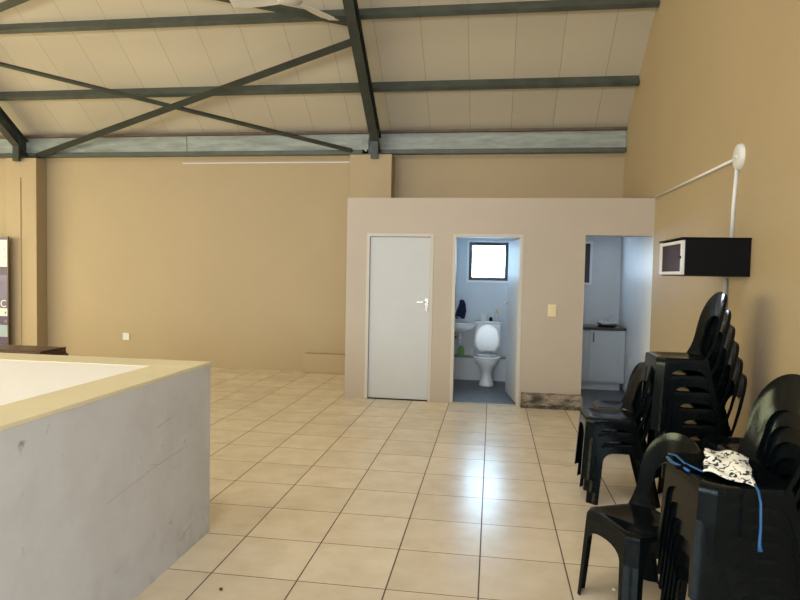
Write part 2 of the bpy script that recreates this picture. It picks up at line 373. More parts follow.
# ceiling: two boarded slopes
bm = bmesh.new()
def slope(bm, ya, za, yb, zb, t=0.08):
    pts = [(ya, za), (yb, zb), (yb, zb+t), (ya, za+t)]
    vv = [[bm.verts.new((x, y, z)) for (y, z) in pts] for x in (XL-0.2, XR)]
    for k in range(4): bm.faces.new((vv[0][k], vv[0][(k+1) % 4], vv[1][(k+1) % 4], vv[1][k]))
    bm.faces.new(vv[0]); bm.faces.new(vv[1])
slope(bm, YB+0.05, ceil_z(YB+0.05), RY, RZ)
slope(bm, RY, RZ, YF-0.1, 3.834 - 0.0)
struct(build('ceiling', bm, M['board']))
for a, b in ADDED_ROOFLIGHTS:  # unseen roof panels added above the overhead fill lamps
    bm = bmesh.new(); kk = (RZ-3.834)/(RY-YF+0.1)
    vv = [bm.verts.new((x, y, 3.834+kk*(y-YF+0.1)-dz)) for dz in (0.01, 0.03) for x, y in ((a-.05, -1.05), (b+.05, -1.05), (b+.05, 1.45), (a-.05, 1.45))]
    for f in ((0,3,2,1),(4,5,6,7),(0,1,5,4),(1,2,6,5),(2,3,7,6),(3,0,4,7)): bm.faces.new([vv[i] for i in f])
    struct(build('window_%d' % nwin, bm, M['white'])); nwin += 1

# partition block with two openings and the closed door
D1 = (-1.60, -0.742); D2 = (-0.50, 0.365); D3 = (1.105, XR); DH = 2.125
bm = holed('y', YP, YP+0.12, [-1.862, D1[0], D1[1], D2[0], D2[1], D3[0], XR], [0, DH, HP], [(D1[0], D1[1], -1, DH), (D2[0], D2[1], -1, DH), (D3[0], D3[1], -1, DH)],
           lambda u, v, p: 1 if p == 1 else 0)
struct(build('wall_partition', bm, [M['paint2'], M['inner']]))
struct(bx('wall_partition_left', -1.862, -1.75, YP+0.12, YB, 0, HP, [M['paint2']]))
struct(bx('wall_storeroom', -0.72, -0.62, YP+0.12, YB, 0, 2.5, [M['inner']]))
struct(bx('wall_divider', 0.50, 0.61, YP+0.12, YB, 0, 2.5, [M['inner']]))
struct(bx('ceiling_washrooms', -1.75, XR, YP+0.12, YB, 2.47, 2.56, [M['inner']]))

# piers on the back wall
def pier(x0, x1, yf, label, seam=None):
    o = bx('wall_pier', x0, x1, yf, YB, 0, 3.43, M['paint'], bevel=0.006)
    o.name = 'pillar'; tag(o, label, 'pillar')
    return o
pr = pier(-2.22, -1.565, 9.45, 'square beige pillar rising behind the left end of the washroom partition')
pl = pier(-8.16, -7.60, 9.50, 'tall beige pillar on the back wall beside the purple banner')
bm = bmesh.new(); box(bm, -7.90, -7.885, 9.488, 9.5, 0.0, 3.1)
build('conduit', bm, M['paint'], pl)
# low plastered ledge at foot of the back wall
bm = bmesh.new(); box(bm, -2.97, -1.862, 9.60, YB, 0, 0.31)
o = build('wall_ledge', bm, M['paint'], bevel=0.008)
o.name = 'plastered_ledge'; tag(o, 'low beige plastered box at the foot of the back wall beside the washroom partition', 'ledge')

# ------------------------------------------------------------------ roof steel
def purlin(y, label, mat_, d=0.14, wdt=0.065):
    tn = Vector((0, -1, K)).normalized(); nn = Vector((0, -K, -1)).normalized()
    prof = []
    o = Vector((0, y, ceil_z(y)))
    t = 0.008; lip = 0.02
    def P(a, b): return o + tn*a + nn*b
    # C section opening up the slope: web on the eave side of the section
    outline = [(0,0),(wdt,0),(wdt,lip),(wdt-t,lip),(wdt-t,t),(t,t),(t,d-t),(wdt-t,d-t),(wdt-t,d-lip),(wdt,d-lip),(wdt,d),(0,d)]
    outline = [(-a, b) for a, b in outline]      # opening towards the eave, web facing the room
    bm = bmesh.new(); rows = []
    for x in (XL, XR-0.01):
        rows.append([bm.verts.new((x, P(a, b).y, P(a, b).z)) for a, b in outline])
    n = len(outline)
    for k in range(n): bm.faces.new((rows[0][k], rows[0][(k+1) % n], rows[1][(k+1) % n], rows[1][k]))
    bm.faces.new(rows[0]); bm.faces.new(rows[1])
    ob = build('roof_purlin', bm, mat_)
    return tag(ob, label, 'roof beam', 'steel purlins under the ceiling boards')
purlin(8.955, 'dark green steel purlin crossing the ceiling, the one nearer the back wall', M['green2'])
purlin(8.02, 'dark green steel purlin crossing the ceiling at the top of the picture', M['green2'])

def rafter(x, label):
    root = empty('roof_rafter', (x, 9.42, 3.45), label, 'rafter', 'dark green steel rafters')
    top, dep, wd = 0.14, 0.22, 0.13
    ys = [9.72, 9.36, 6.2, RY]
    bm = bmesh.new()
    # I section: two flanges and a web, following the slope
    def seg(y0, y1, o0, o1, w_):
        v = []
        for y in (y0, y1):
            for s_ in (-1, 1):
                for o_ in (o0, o1): v.append(bm.verts.new((x+s_*w_/2, y, ceil_z(y, o_))))
        for f in ((0,1,3,2),(4,6,7,5),(0,4,5,1),(2,3,7,6),(0,2,6,4),(1,5,7,3)): bm.faces.new([v[i] for i in f])
    k = 1.22
    seg(9.62, RY, top*k, (top+0.012)*k, wd)
    seg(9.62, RY, (top+dep-0.012)*k, (top+dep)*k, wd)
    seg(9.62, RY, (top+0.012)*k, (top+dep-0.012)*k, 0.05)
    build('rafter_beam', bm, M['green'], root)
    bm = bmesh.new(); box(bm, x-0.055, x+0.055, 9.40, 9.452, 3.36, 3.80)
    box(bm, x-0.09, x+0.09, 9.44, 9.62, 3.432, 3.446)
    build('base_bracket', bm, M['green'], root)
    return root
rafter(-1.83, 'dark green steel rafter landing on the pillar behind the washroom partition')
rafter(-7.90, 'dark green steel rafter landing on the pillar next to the purple banner')
def brace(a, b, label, wd=0.075, hh=0.05, mm='green'):
    # angle iron: a flat leg and an upright leg
    bm = bmesh.new(); a, b = Vector(a), Vector(b); nrm = Vector((0, K, 1)).normalized()
    bar(bm, a, b, wd, 0.010, nrm)
    d = (b-a).normalized(); s = d.cross(nrm).normalized()
    bar(bm, a - s*wd*0.45 - nrm*hh*-0.5, b - s*wd*0.45 - nrm*hh*-0.5, 0.010, hh, nrm)
    o = build('cross_brace', bm, M[mm])
    return tag(o, label, 'brace', 'angle iron cross braces under the roof')
OB = 0.30
def rp(x, y, off=OB): return (x, y, ceil_z(y, off))
brace((-7.64, 9.57, 3.47), rp(-1.90, 8.13), 'wide dark steel brace rising from the left pillar to the middle rafter', 0.105, 0.06)
brace((-2.22, 9.57, 3.50), rp(-7.88, 8.07), 'thin dark steel brace rising leftward from the pillar behind the partition', 0.05, 0.035)
brace(rp(-1.87, 7.92), rp(-7.88, 6.62), 'dark steel brace running up left from the middle rafter at the top edge', 0.08, 0.05)
brace(rp(-7.88, 7.88, 0.26), rp(-1.87, 6.55, 0.26), 'dark steel brace crossing the top left corner of the picture', 0.10, 0.05)

# galvanised eave beam on the back wall
ev = empty('eave_beam', (-5, YB-0.05, 3.47), 'long galvanised steel beam along the top of the back wall', 'beam')
bx('web', XL, XR-0.005, 9.655, 9.675, 3.53, 3.79, M['galv'], ev)
bx('top_strip', XL, XR-0.005, 9.58, 9.70, 3.785, 3.82, M['brownstrip'], ev)
bx('bottom_flange', XL, XR-0.005, 9.60, YB, 3.468, 3.53, M['green2'], ev)
for x in (1.22, -5.05, -9.5):
    bx('splice_plate', x-0.05, x+0.05, 9.645, 9.656, 3.54, 3.78, M['galv'], ev)
# bracket beside the rafter on the pier
bm = bmesh.new(); box(bm, -2.06, -1.96, 9.60, 9.66, 3.47, 3.72); lathe(bm, [(0.022,-0.02),(0.022,0)], (-2.0, 9.60, 3.52), 10, axis='Y')
build('cleat', bm, M['galv'], ev, bevel=0.003)

# ceiling fan just above the frame
FX, FY, FZ = -2.14, 6.3, 4.43
fan = empty('ceiling_fan', (FX, FY, FZ), 'white ceiling fan blade dipping into the top edge of the picture', 'ceiling fan')
bm = bmesh.new(); lathe(bm, [(0.0,-0.06),(0.06,-0.06),(0.13,-0.03),(0.14,0.03),(0.10,0.07),(0.03,0.09),(0.0,0.09)], (FX, FY, FZ), caps=False)
build('motor_housing', bm, M['fan'], fan, smooth=True)
bm = bmesh.new(); tube(bm, [(FX, FY, FZ+0.08), (FX, FY, ceil_z(FY)-0.02)], 0.013)
build('down_rod', bm, M['fan'], fan)
for k in range(3):
    a = R(180) + k*2*PI/3
    bm = bmesh.new(); ca, sa = math.cos(a), math.sin(a); rows = []
    for i in range(12):
        t = i/11; rr = 0.12 + t*0.52; wd = 0.045 + 0.05*math.sin(min(1, t*1.4)*PI/2); 
        if t > 0.9: wd *= 0.8
        rows.append([bm.verts.new((FX+ca*rr - sa*s_*wd, FY+sa*rr + ca*s_*wd, FZ - 0.02 + s_*0.02 + dz)) for s_ in (-1, 1) for dz in (0, 0.006)])
    for p, q in zip(rows, rows[1:]):
        for e, f in ((0,1),(1,3),(3,2),(2,0)): bm.faces.new((p[e], p[f], q[f], q[e]))
    bm.faces.new((rows[0][0], rows[0][1], rows[0][3], rows[0][2])); bm.faces.new((rows[-1][0], rows[-1][1], rows[-1][3], rows[-1][2]))
    build('blade', bm, M['fan'], fan)

# ------------------------------------------------------------------ doors
def frame_bm(x0, x1, y0, y1, h, t=0.04):
    bm = bmesh.new(); box(bm, x0, x0+t, y0, y1, 0, h); box(bm, x1-t, x1, y0, y1, 0, h); box(bm, x0+t, x1-t, y0, y1, h-t, h)
    return bm
def door_handle(parent, x, y, z, sgn, axis='x'):
    """plate, lever and rose; lever points along -x"""
    bm = bmesh.new()
    box(bm, x-0.022, x+0.022, y-0.008, y, z-0.10, z+0.06)
    bm2 = bmesh.new()
    h = build('door_handle', bm, M['chrome'], parent, bevel=0.003)
    tube(bm2, [(x, y-0.006, z+0.02), (x, y-0.055, z+0.02), (x-0.03*sgn, y-0.06, z+0.02), (x-0.12*sgn, y-0.058, z+0.018)], [0.011, 0.010, 0.010, 0.007], 8)
    build('lever', bm2, M['chrome'], h)
    return h
d1 = empty('door_1', ((D1[0]+D1[1])/2, YP, 0), None, None); struct(d1)
build('door_frame', frame_bm(D1[0], D1[1], YP-0.004, YP+0.12, DH), M['frame'], d1, bevel=0.003)
bx('door_panel', D1[0]+0.043, D1[1]-0.043, YP+0.018, YP+0.058, 0.012, DH-0.043, M['door'], d1, bevel=0.002)
door_handle(d1, -0.822, YP+0.018, 1.24, 1)
bx('threshold', D1[0]+0.04, D1[1]-0.04, YP+0.002, YP+0.12, 0, 0.011, M['black'], d1)
d2 = empty('door_2', ((D2[0]+D2[1])/2, YP, 0), None, None); struct(d2)
build('door_frame', frame_bm(D2[0], D2[1], YP-0.004, YP+0.12, DH), M['frame'], d2, bevel=0.003)
# leaf swung into the washroom, hinged on the right
hx, hy = D2[1]-0.045, YP+0.125
leaf_dir = Vector((-0.115, 0.80, 0)).normalized(); nd = Vector((leaf_dir.y, -leaf_dir.x, 0))
def leaf_pt(a, b, z): 
    p = Vector((hx, hy, 0)) + leaf_dir*a + nd*b; return (p.x, p.y, z)
bm = bmesh.new()
for (a0, a1, b0, b1, z0, z1) in ((0, 0.77, 0, 0.04, 0.012, DH-0.045),):
    v = [bm.verts.new(leaf_pt(a, b, z)) for z in (z0, z1) for a, b in ((a0,b0),(a1,b0),(a1,b1),(a0,b1))]
    for f in ((0,3,2,1),(4,5,6,7),(0,1,5,4),(1,2,6,5),(2,3,7,6),(3,0,4,7)): bm.faces.new([v[i] for i in f])
leaf = build('door_panel', bm, M['door'], d2, bevel=0.002)
bm = bmesh.new(); tube(bm, [leaf_pt(0.71, 0, 1.24), leaf_pt(0.71, -0.05, 1.24), leaf_pt(0.68, -0.055, 1.24), leaf_pt(0.60, -0.055, 1.235)], 0.010)
tube(bm, [leaf_pt(0.71, 0.0, 1.24), leaf_pt(0.71, -0.012, 1.24)], 0.024, 12)
build('door_handle', bm, M['chrome'], d2)

# small windows in the back wall
def small_window(n, W, t=0.055):
    r_ = empty('window_%d' % n, ((W[0]+W[1])/2, YB, W[2]), None, None); struct(r_)
    bm = bmesh.new()
    box(bm, W[0], W[0]+t, YB+0.04, YB+0.10, W[2], W[3]); box(bm, W[1]-t, W[1], YB+0.04, YB+0.10, W[2], W[3])
    box(bm, W[0]+t, W[1]-t, YB+0.04, YB+0.10, W[2], W[2]+t); box(bm, W[0]+t, W[1]-t, YB+0.04, YB+0.10, W[3]-t, W[3])
    build('window_frame', bm, M['windark'], r_, bevel=0.004)
    g = bx('pane', W[0]+t, W[1]-t, YB+0.068, YB+0.072, W[2]+t, W[3]-t, glass, r_)
    bm = bmesh.new(); a = 0.025
    box(bm, W[0]-a, W[0]+0.004, YB-0.006, YB+0.04, W[2]-a, W[3]+a); box(bm, W[1]-0.004, W[1]+a, YB-0.006, YB+0.04, W[2]-a, W[3]+a)
    box(bm, W[0], W[1], YB-0.006, YB+0.04, W[2]-a, W[2]+0.004); box(bm, W[0], W[1], YB-0.006, YB+0.04, W[3]-0.004, W[3]+a)
    build('window_reveal', bm, M['reveal'], r_)
glass = bpy.data.materials.new('frosted_glass'); glass.use_nodes = True
gb = glass.node_tree.nodes['Principled BSDF']; gb.inputs['Base Color'].default_value = (0.95, 0.98, 1, 1)
gb.inputs['Roughness'].default_value = 0.0; gb.inputs['Transmission Weight'].default_value = 1.0; gb.inputs['IOR'].default_value = 1.02
small_window(1, TW); small_window(2, KW, 0.115)

# rough cement plinth under the switch
bm = bmesh.new(); nx, ny, nz = 34, 3, 9
x0, x1, yf, yb_, zt = 0.383, 1.112, 7.735, YP, 0.175
def rough_box(bm, x0, x1, y0, y1, z0, z1, nx, ny, nz, amp, mi=0):
    g = {}
    for i in range(nx+1):
        for j in range(ny+1):
            for k in range(nz+1):
                if i in (0, nx) or j in (0, ny) or k in (0, nz):
                    p = Vector((x0+(x1-x0)*i/nx, y0+(y1-y0)*j/ny, z0+(z1-z0)*k/nz))
                    if j != ny and k > 0: p += Vector((random.uniform(-1,1)*amp, random.uniform(-1,1)*amp, random.uniform(-1,1)*amp))
                    g[i,j,k] = bm.verts.new(p)
    def q(*k): 
        f = bm.faces.new([g[a] for a in k]); f.material_index = mi
    for i in range(nx):
        for j in range(ny):
            for k in (0, nz): q((i,j,k),(i+1,j,k),(i+1,j+1,k),(i,j+1,k))
    for i in range(nx):
        for k in range(nz):
            for j in (0, ny): q((i,j,k),(i+1,j,k),(i+1,j,k+1),(i,j,k+1))
    for j in range(ny):
        for k in range(nz):
            for i in (0, nx): q((i,j,k),(i,j+1,k),(i,j+1,k+1),(i,j,k+1))
rough_box(bm, x0, x1, yf, yb_, 0.035, zt, nx, ny, nz, 0.005)
plinth = build('cement_plinth', bm, M['stone'])
tag(plinth, 'rough bare cement strip with black mould at the wall foot below the light switch', 'plinth')
bm = bmesh.new(); rough_box(bm, x0-0.005, x1+0.005, yf-0.012, yb_, 0, 0.04, nx, 2, 2, 0.006)
build('mould_crust', bm, M['stonedark'], plinth)

# switch, sockets, conduit
sw = empty('light_switch', (0.731, YP, 1.20), 'yellowed cream light switch on the partition between washroom and kitchenette', 'light switch')
bx('plate', 0.681, 0.781, YP-0.010, YP, 1.125, 1.275, M['cream'], sw, bevel=0.004)
bx('rocker', 0.712, 0.750, YP-0.016, YP-0.009, 1.165, 1.235, M['cream'], sw, bevel=0.003)
so = empty('wall_socket', (-6.12, YB, 0.46), 'small white socket low on the long back wall', 'socket')
bx('plate', -6.18, -6.06, YB-0.012, YB, 0.40, 0.52, M['white'], so, bevel=0.004)
bx('switch_rocker', -6.135, -6.105, YB-0.017, YB-0.011, 0.475, 0.505, M['white'], so)
so2 = empty('wall_socket', (XR, 9.0, 0.45), 'small white socket on the pale kitchenette side wall', 'socket')
bx('plate', XR-0.012, XR, 8.95, 9.05, 0.37, 0.53, M['white'], so2, bevel=0.004)
bx('switch_rocker', XR-0.017, XR-0.011, 8.985, 9.015, 0.47, 0.50, M['white'], so2)
bm = bmesh.new(); box(bm, -5.11, -2.22, YB-0.016, YB, 3.355, 3.373)
tag(build('cable_trunking', bm, M['white'], bevel=0.003), 'thin white cable trunking running level along the top of the back wall', 'conduit')

# ------------------------------------------------------------------ junction disc, conduits and wall cabinet on the right wall
jb = empty('junction_box', (XR, 5.27, 2.585), 'round white junction disc high on the right wall', 'junction box')
bm = bmesh.new(); lathe(bm, [(0.0,-0.03),(0.07,-0.03),(0.098,-0.022),(0.103,0.0)], (XR, 5.27, 2.585), 32, axis='X', caps=False)
build('cover', bm, M['white'], jb, smooth=True)
bm = bmesh.new(); lathe(bm, [(0.0,-0.036),(0.012,-0.036),(0.014,-0.029)], (XR, 5.27, 2.585), 12, axis='X', caps=False)
build('screw_cap', bm, M['white'], jb)
bm = bmesh.new(); tube(bm, [(XR-0.012, 7.80, 2.578), (XR-0.012, 5.36, 2.578)], 0.013, 8)
tag(build('cable_conduit', bm, M['white'], smooth=True), 'white conduit running along the right wall from partition top to the disc', 'conduit', 'white conduits on the right wall')
bm = bmesh.new(); tube(bm, [(XR-0.012, 5.29, 2.50), (XR-0.012, 5.33, 2.2), (XR-0.012, 5.34, 1.93)], 0.016, 8)
tag(build('cable_conduit', bm, M['white'], smooth=True), 'white conduit dropping from the disc to the black wall cabinet', 'conduit', 'white conduits on the right wall')
bm = bmesh.new(); tube(bm, [(XR-0.02, 5.41, 1.63), (XR-0.02, 5.40, 0.02)], 0.018, 10)
tag(build('metal_pipe', bm, M['pipe'], smooth=True), 'grey metal pipe on the right wall running down below the black cabinet', 'pipe')
cb = empty('wall_cabinet', (XR, 5.3, 1.78), 'black box cabinet on the right wall with a white framed glass front', 'cabinet')
CX0, CY0, CY1, CZ0, CZ1 = 1.432, 4.975, 5.62, 1.645, 1.925
bx('body', CX0, XR, CY0, CY1, CZ0, CZ1, M['black'], cb, bevel=0.004)
bm = bmesh.new(); t = 0.024
box(bm, CX0-0.025, CX0, CY0+0.01, CY1-0.01, CZ0+0.008, CZ0+0.008+t); box(bm, CX0-0.025, CX0, CY0+0.01, CY1-0.01, CZ1-0.012-t, CZ1-0.012)
box(bm, CX0-0.025, CX0, CY0+0.01, CY0+0.01+0.035, CZ0+0.008+t, CZ1-0.012-t); box(bm, CX0-0.025, CX0, CY1-0.05, CY1-0.01, CZ0+0.008+t, CZ1-0.012-t)
fr = build('front_frame', bm, M['white'], cb, bevel=0.003)
bx('glass_panel', CX0-0.012, CX0-0.004, CY0+0.045, CY1-0.05, CZ0+0.032, CZ1-0.036, M['darkglass'], cb)
bm = bmesh.new(); lathe(bm, [(0.0,-0.008),(0.010,-0.008),(0.012,0)], (CX0-0.025, CY0+0.028, 1.785), 12, axis='X', caps=False)
build('latch', bm, M['black'], fr)
bm = bmesh.new()
bx('top_panel', CX0-0.03, XR, CY0-0.006, CY1+0.006, CZ1, CZ1+0.010, M['black'], cb)

# ------------------------------------------------------------------ low wall with cream rim, bottom left
lw = empty('low_counter', (-1.70, 3.58, 0), 'waist-high plastered enclosure with cream rim and white top in the left foreground', 'low wall')
LX0, LX1, LY0, LY1, LH = -5.6, -1.697, 0.3, 3.59, 1.058
def ring(x0, x1, y0, y1, z0, z1, t, tl=None):
    bm = bmesh.new()
    box(bm, x0, x1, y1-t, y1, z0, z1); box(bm, x0, x1, y0, y0+t, z0, z1)
    box(bm, x0, x0+t, y0+t, y1-t, z0, z1); box(bm, x1-t, x1, y0+t, y1-t, z0, z1)
    return bm
build('body', ring(LX0, LX1, LY0, LY1, 0, LH-0.02, 0.25), M['lowside'], lw)
build('rim', ring(LX0, LX1+0.003, LY0, LY1+0.003, LH-0.02, LH, 0.255), M['rim'], lw, bevel=0.004)
bx('white_top', LX0+0.2, LX1-0.2, LY0+0.2, LY1-0.2, LH-0.05, LH-0.003, M['whitetop'], lw)
# scratches in the plaster of the long face
scuff = mat('grey_scuff', (0.40, 0.39, 0.37), 0.9)
for (ya, za, yb2, zb2, wd) in ((3.30, 0.62, 2.95, 0.60, 0.0016), (2.95, 0.60, 2.55, 0.555, 0.0012), (3.02, 0.595, 2.92, 0.62, 0.002), (3.12, 0.82, 2.98, 0.80, 0.002), (3.28, 0.66, 3.26, 0.64, 0.004), (3.35, 0.14, 3.22, 0.10, 0.004)):
    bm = bmesh.new(); bar(bm, (LX1+0.0005, ya, za), (LX1+0.0005, yb2, zb2), 0.0014, wd*2)
    build('scratch', bm, scuff, lw)

# ------------------------------------------------------------------ dark wooden side table behind it
tb = empty('side_table', (-5.1, 5.72, 0), 'dark varnished wooden table behind the low enclosure on the left', 'table')
TX0, TX1, TY0, TY1 = -6.2, -4.42, 5.54, 5.92
bx('tabletop', TX0, TX1, TY0, TY1, 0.745, 0.782, M['wood'], tb, bevel=0.008)
bx('apron', TX0+0.10, TX1-0.12, TY0+0.03, TY1-0.03, 0.66, 0.745, M['wood'], tb)
for x in (TX0+0.12, TX1-0.14):
    for y in (TY0+0.06, TY1-0.06):
        bm = bmesh.new(); bar(bm, (x, y, 0), (x, y, 0.68), 0.045, 0.045, (0, 1, 0)); build('leg', bm, M['wood'], tb, bevel=0.004)
for x, s_ in ((TX1, 1), (TX0, -1)):
    bm = bmesh.new()
    pr_ = [(0, 0.745), (0, 0.70), (-0.05, 0.69), (-0.04, 0.66), (0.02, 0.655), (0.03, 0.64), (0.05, 0.65), (0.045, 0.675), (0.02, 0.69), (0.015, 0.73), (0.03, 0.745)]
    vv = [[bm.verts.new((x+s_*a, y, z)) for a, z in [(a_, z_+0.037) for a_, z_ in pr_]] for y in (TY0, TY1)]
    n = len(pr_)
    for k in range(n): bm.faces.new((vv[0][k], vv[0][(k+1) % n], vv[1][(k+1) % n], vv[1][k]))
    bm.faces.new(vv[0]); bm.faces.new(vv[1]); build('scroll_end', bm, M['wood'], tb)

# ------------------------------------------------------------------ purple pull-up banner at the left edge
bn = empty('pull_up_banner', (-8.6, 9.38, 0), 'purple and white pull-up banner beside the left pillar', 'banner')
BX0, BX1, BYY = -9.0, -8.02, 9.38
bm = bmesh.new()
bands = [(0.05, 0.42, 0), (0.42, 0.62, 2), (0.62, 0.77, 3), (0.77, 0.90, 1), (0.90, 1.46, 4), (1.46, 1.60, 0), (1.60, 2.05, 1), (2.05, 2.08, 0)]
for z0, z1, mi in bands: box(bm, BX0, BX1-0.03, BYY, BYY+0.004, z0, z1, mi)
build('printed_panel', bm, [M['purple'], M['white'], M['bluewhite'], M['purple'], M['lilac']], bn)
bm = bmesh.new(); box(bm, BX1-0.03, BX1-0.008, BYY-0.004, BYY+0.012, 0.05, 2.09); box(bm, BX0, BX1-0.008, BYY-0.006, BYY+0.014, 2.08, 2.105)
build('edge_rail', bm, M['wood'], bn)
bx('base_cassette', BX0-0.02, BX1, BYY-0.06, BYY+0.08, 0, 0.06, M['steel'], bn, bevel=0.01)
def text(body, x, z, size, mm, parent, name='lettering'):
    cu = bpy.data.curves.new(name, 'FONT'); cu.body = body; cu.size = size; cu.extrude = 0.001; cu.align_x = 'RIGHT'
    o = bpy.data.objects.new(name, cu); C.objects.link(o)
    o.location = (x, BYY-0.0025, z); o.rotation_euler = (PI/2, 0, 0); cu.materials.append(mm)
    bpy.context.view_layer.update()
    me = bpy.data.meshes.new_from_object(o.evaluated_get(bpy.context.evaluated_depsgraph_get()))
    q = bpy.data.objects.new(name, me); C.objects.link(q); q.location = o.location; q.rotation_euler = o.rotation_euler
    bpy.data.objects.remove(o)
    q.parent = parent; q.matrix_parent_inverse = world_of(parent).inverted()
text('C', BX1-0.045, 0.925, 0.17, M['white'], bn)
text('r', BX1-0.045, 0.80, 0.10, M['black'], bn)
text('al', BX1-0.045, 0.665, 0.07, M['bluewhite'], bn)
text('e', BX1-0.06, 1.87, 0.08, M['teal'], bn)
text('re', BX1-0.05, 1.75, 0.055, M['teal'], bn)

# ------------------------------------------------------------------ washroom
box_ = bx('wall_boxing', -0.62, 0.50, 9.60, YB, 0, 0.345, M['boxing']); box_.name = 'pipe_boxing'
tag(box_, 'pale low pipe boxing along the back wall behind the toilet', 'boxing')
bx('ledge_top', -0.62, 0.50, 9.575, YB, 0.345, 0.372, M['shelf'], box_)
tx, ty = -0.055, 9.20
to = empty('toilet', (tx, ty, 0), 'white ceramic toilet with its lid raised in the washroom', 'toilet')
bm = bmesh.new()
prof = [(0.115,0.0,0.13),(0.105,0.03,0.12),(0.082,0.12,0.10),(0.08,0.19,0.11),(0.11,0.26,0.15),(0.165,0.33,0.215),(0.185,0.385,0.24),(0.185,0.405,0.24)]
rings = []
for rx, z, ry in prof:
    rings.append([bm.verts.new((tx+rx*math.cos(a), ty+0.02*(0.4-z)+ry*math.sin(a)*(1.0 if math.sin(a) < 0 else 0.9), z)) for a in [2*PI*k/32 for k in range(32)]])
for a, b in zip(rings, rings[1:]):
    for k in range(32): bm.faces.new((a[k], a[(k+1) % 32], b[(k+1) % 32], b[k]))
# bowl interior
inner = [(0.14, 0.405, 0.185), (0.12, 0.33, 0.15), (0.05, 0.24, 0.06)]
last = rings[-1]
for rx, z, ry in inner:
    rg = [bm.verts.new((tx+rx*math.cos(a), ty+ry*math.sin(a), z)) for a in [2*PI*k/32 for k in range(32)]]
    for k in range(32): bm.faces.new((last[k], last[(k+1) % 32], rg[(k+1) % 32], rg[k]))
    last = rg
bm.faces.new(last); bm.faces.new(rings[0][::-1])
build('bowl', bm, M['ceramic'], to, smooth=True)
# seat ring
bm = bmesh.new(); n = 36; q = []
for k in range(n):
    a = 2*PI*k/n
    q.append([bm.verts.new((tx+rx*math.cos(a), ty+ry*math.sin(a), z)) for rx, ry, z in ((0.205,0.25,0.408),(0.207,0.252,0.432),(0.135,0.175,0.438),(0.12,0.16,0.408))])
for k in range(n):
    a, b = q[k], q[(k+1) % n]
    for i in range(4): bm.faces.new((a[i], a[(i+1) % 4], b[(i+1) % 4], b[i]))
build('seat', bm, M['ceramic'], to, smooth=True)
# raised lid
bm = bmesh.new(); fr_, bk = [], []
for k in range(40):
    a = 2*PI*k/40; ex = 0.192*math.cos(a); ez = 0.235*math.sin(a)
    if ez < -0.17: ez = -0.17 - (ez+0.17)*0.2 - 0.03; 
    z = 0.665 + ez; y = 9.415 + (z-0.43)*0.06
    fr_.append(bm.verts.new((tx+ex, y-0.018, z))); bk.append(bm.verts.new((tx+ex, y, z)))
fi = [bm.verts.new((tx + (v.co.x-tx)*0.86, v.co.y-0.006, 0.665+(v.co.z-0.665)*0.88)) for v in fr_]
for k in range(40):
    j = (k+1) % 40
    bm.faces.new((fr_[k], fr_[j], bk[j], bk[k])); bm.faces.new((fr_[k], fr_[j], fi[j], fi[k]))
bm.faces.new(fi); bm.faces.new(bk)
build('lid', bm, M['ceramic'], to, smooth=False)
cis = bx('cistern', tx-0.19, tx+0.20, 9.46, 9.64, 0.52, 0.895, M['ceramic'], to, bevel=0.02)
bx('cistern_lid', tx-0.198, tx+0.208, 9.45, 9.645, 0.895, 0.925, M['ceramic'], cis, bevel=0.008)
bm = bmesh.new(); tube(bm, [(tx+0.02, 9.55, 0.925), (tx+0.02, 9.55, 0.94)], 0.02, 14); build('flush_button', bm, M['chrome'], cis)
bm = bmesh.new(); tube(bm, [(tx, 9.55, 0.53), (tx, 9.52, 0.40), (tx, 9.42, 0.33)], 0.03, 10); build('flush_pipe', bm, M['ceramic'], to, smooth=True)
# things on the cistern
ro = empty('toilet_roll', (-0.125, 9.54, 0.925), 'white toilet roll standing on the cistern lid', 'toilet roll')
bm = bmesh.new(); lathe(bm, [(0.022,0.0),(0.056,0.0),(0.058,0.01),(0.058,0.095),(0.056,0.102),(0.022,0.102),(0.022,0.0)], (-0.125, 9.54, 0.925), caps=False); build('roll', bm, M['paper'], ro, smooth=False)
bm = bmesh.new(); lathe(bm, [(0.019,0.001),(0.0215,0.001),(0.0215,0.103),(0.019,0.103),(0.019,0.001)], (-0.125, 9.54, 0.925), 16, caps=False); build('core', bm, M['cream'], ro)
bo = empty('spray_bottle', (0.075, 9.54, 0.925), 'white bottle with a yellow top standing on the cistern lid', 'bottle')
bm = bmesh.new(); lathe(bm, [(0.0,0.0),(0.034,0.0),(0.036,0.01),(0.036,0.10),(0.018,0.125)], (0.075, 9.54, 0.925), 18, caps=False); build('bottle_body', bm, M['white'], bo, smooth=True)
bm = bmesh.new(); lathe(bm, [(0.019,0.12),(0.019,0.15),(0.012,0.155),(0.012,0.18),(0.0,0.18)], (0.075, 9.54, 0.925), 14, caps=False); build('cap', bm, M['yellow'], bo)
bm = bmesh.new(); lathe(bm, [(0.0,0.0),(0.022,0.0),(0.028,0.02),(0.024,0.05),(0.012,0.062),(0.0,0.064)], (-0.012, 9.50, 0.925), 14, caps=False)
tag(build('air_freshener', bm, M['black'], smooth=True), 'small dark rounded container between roll and bottle on the cistern', 'container')
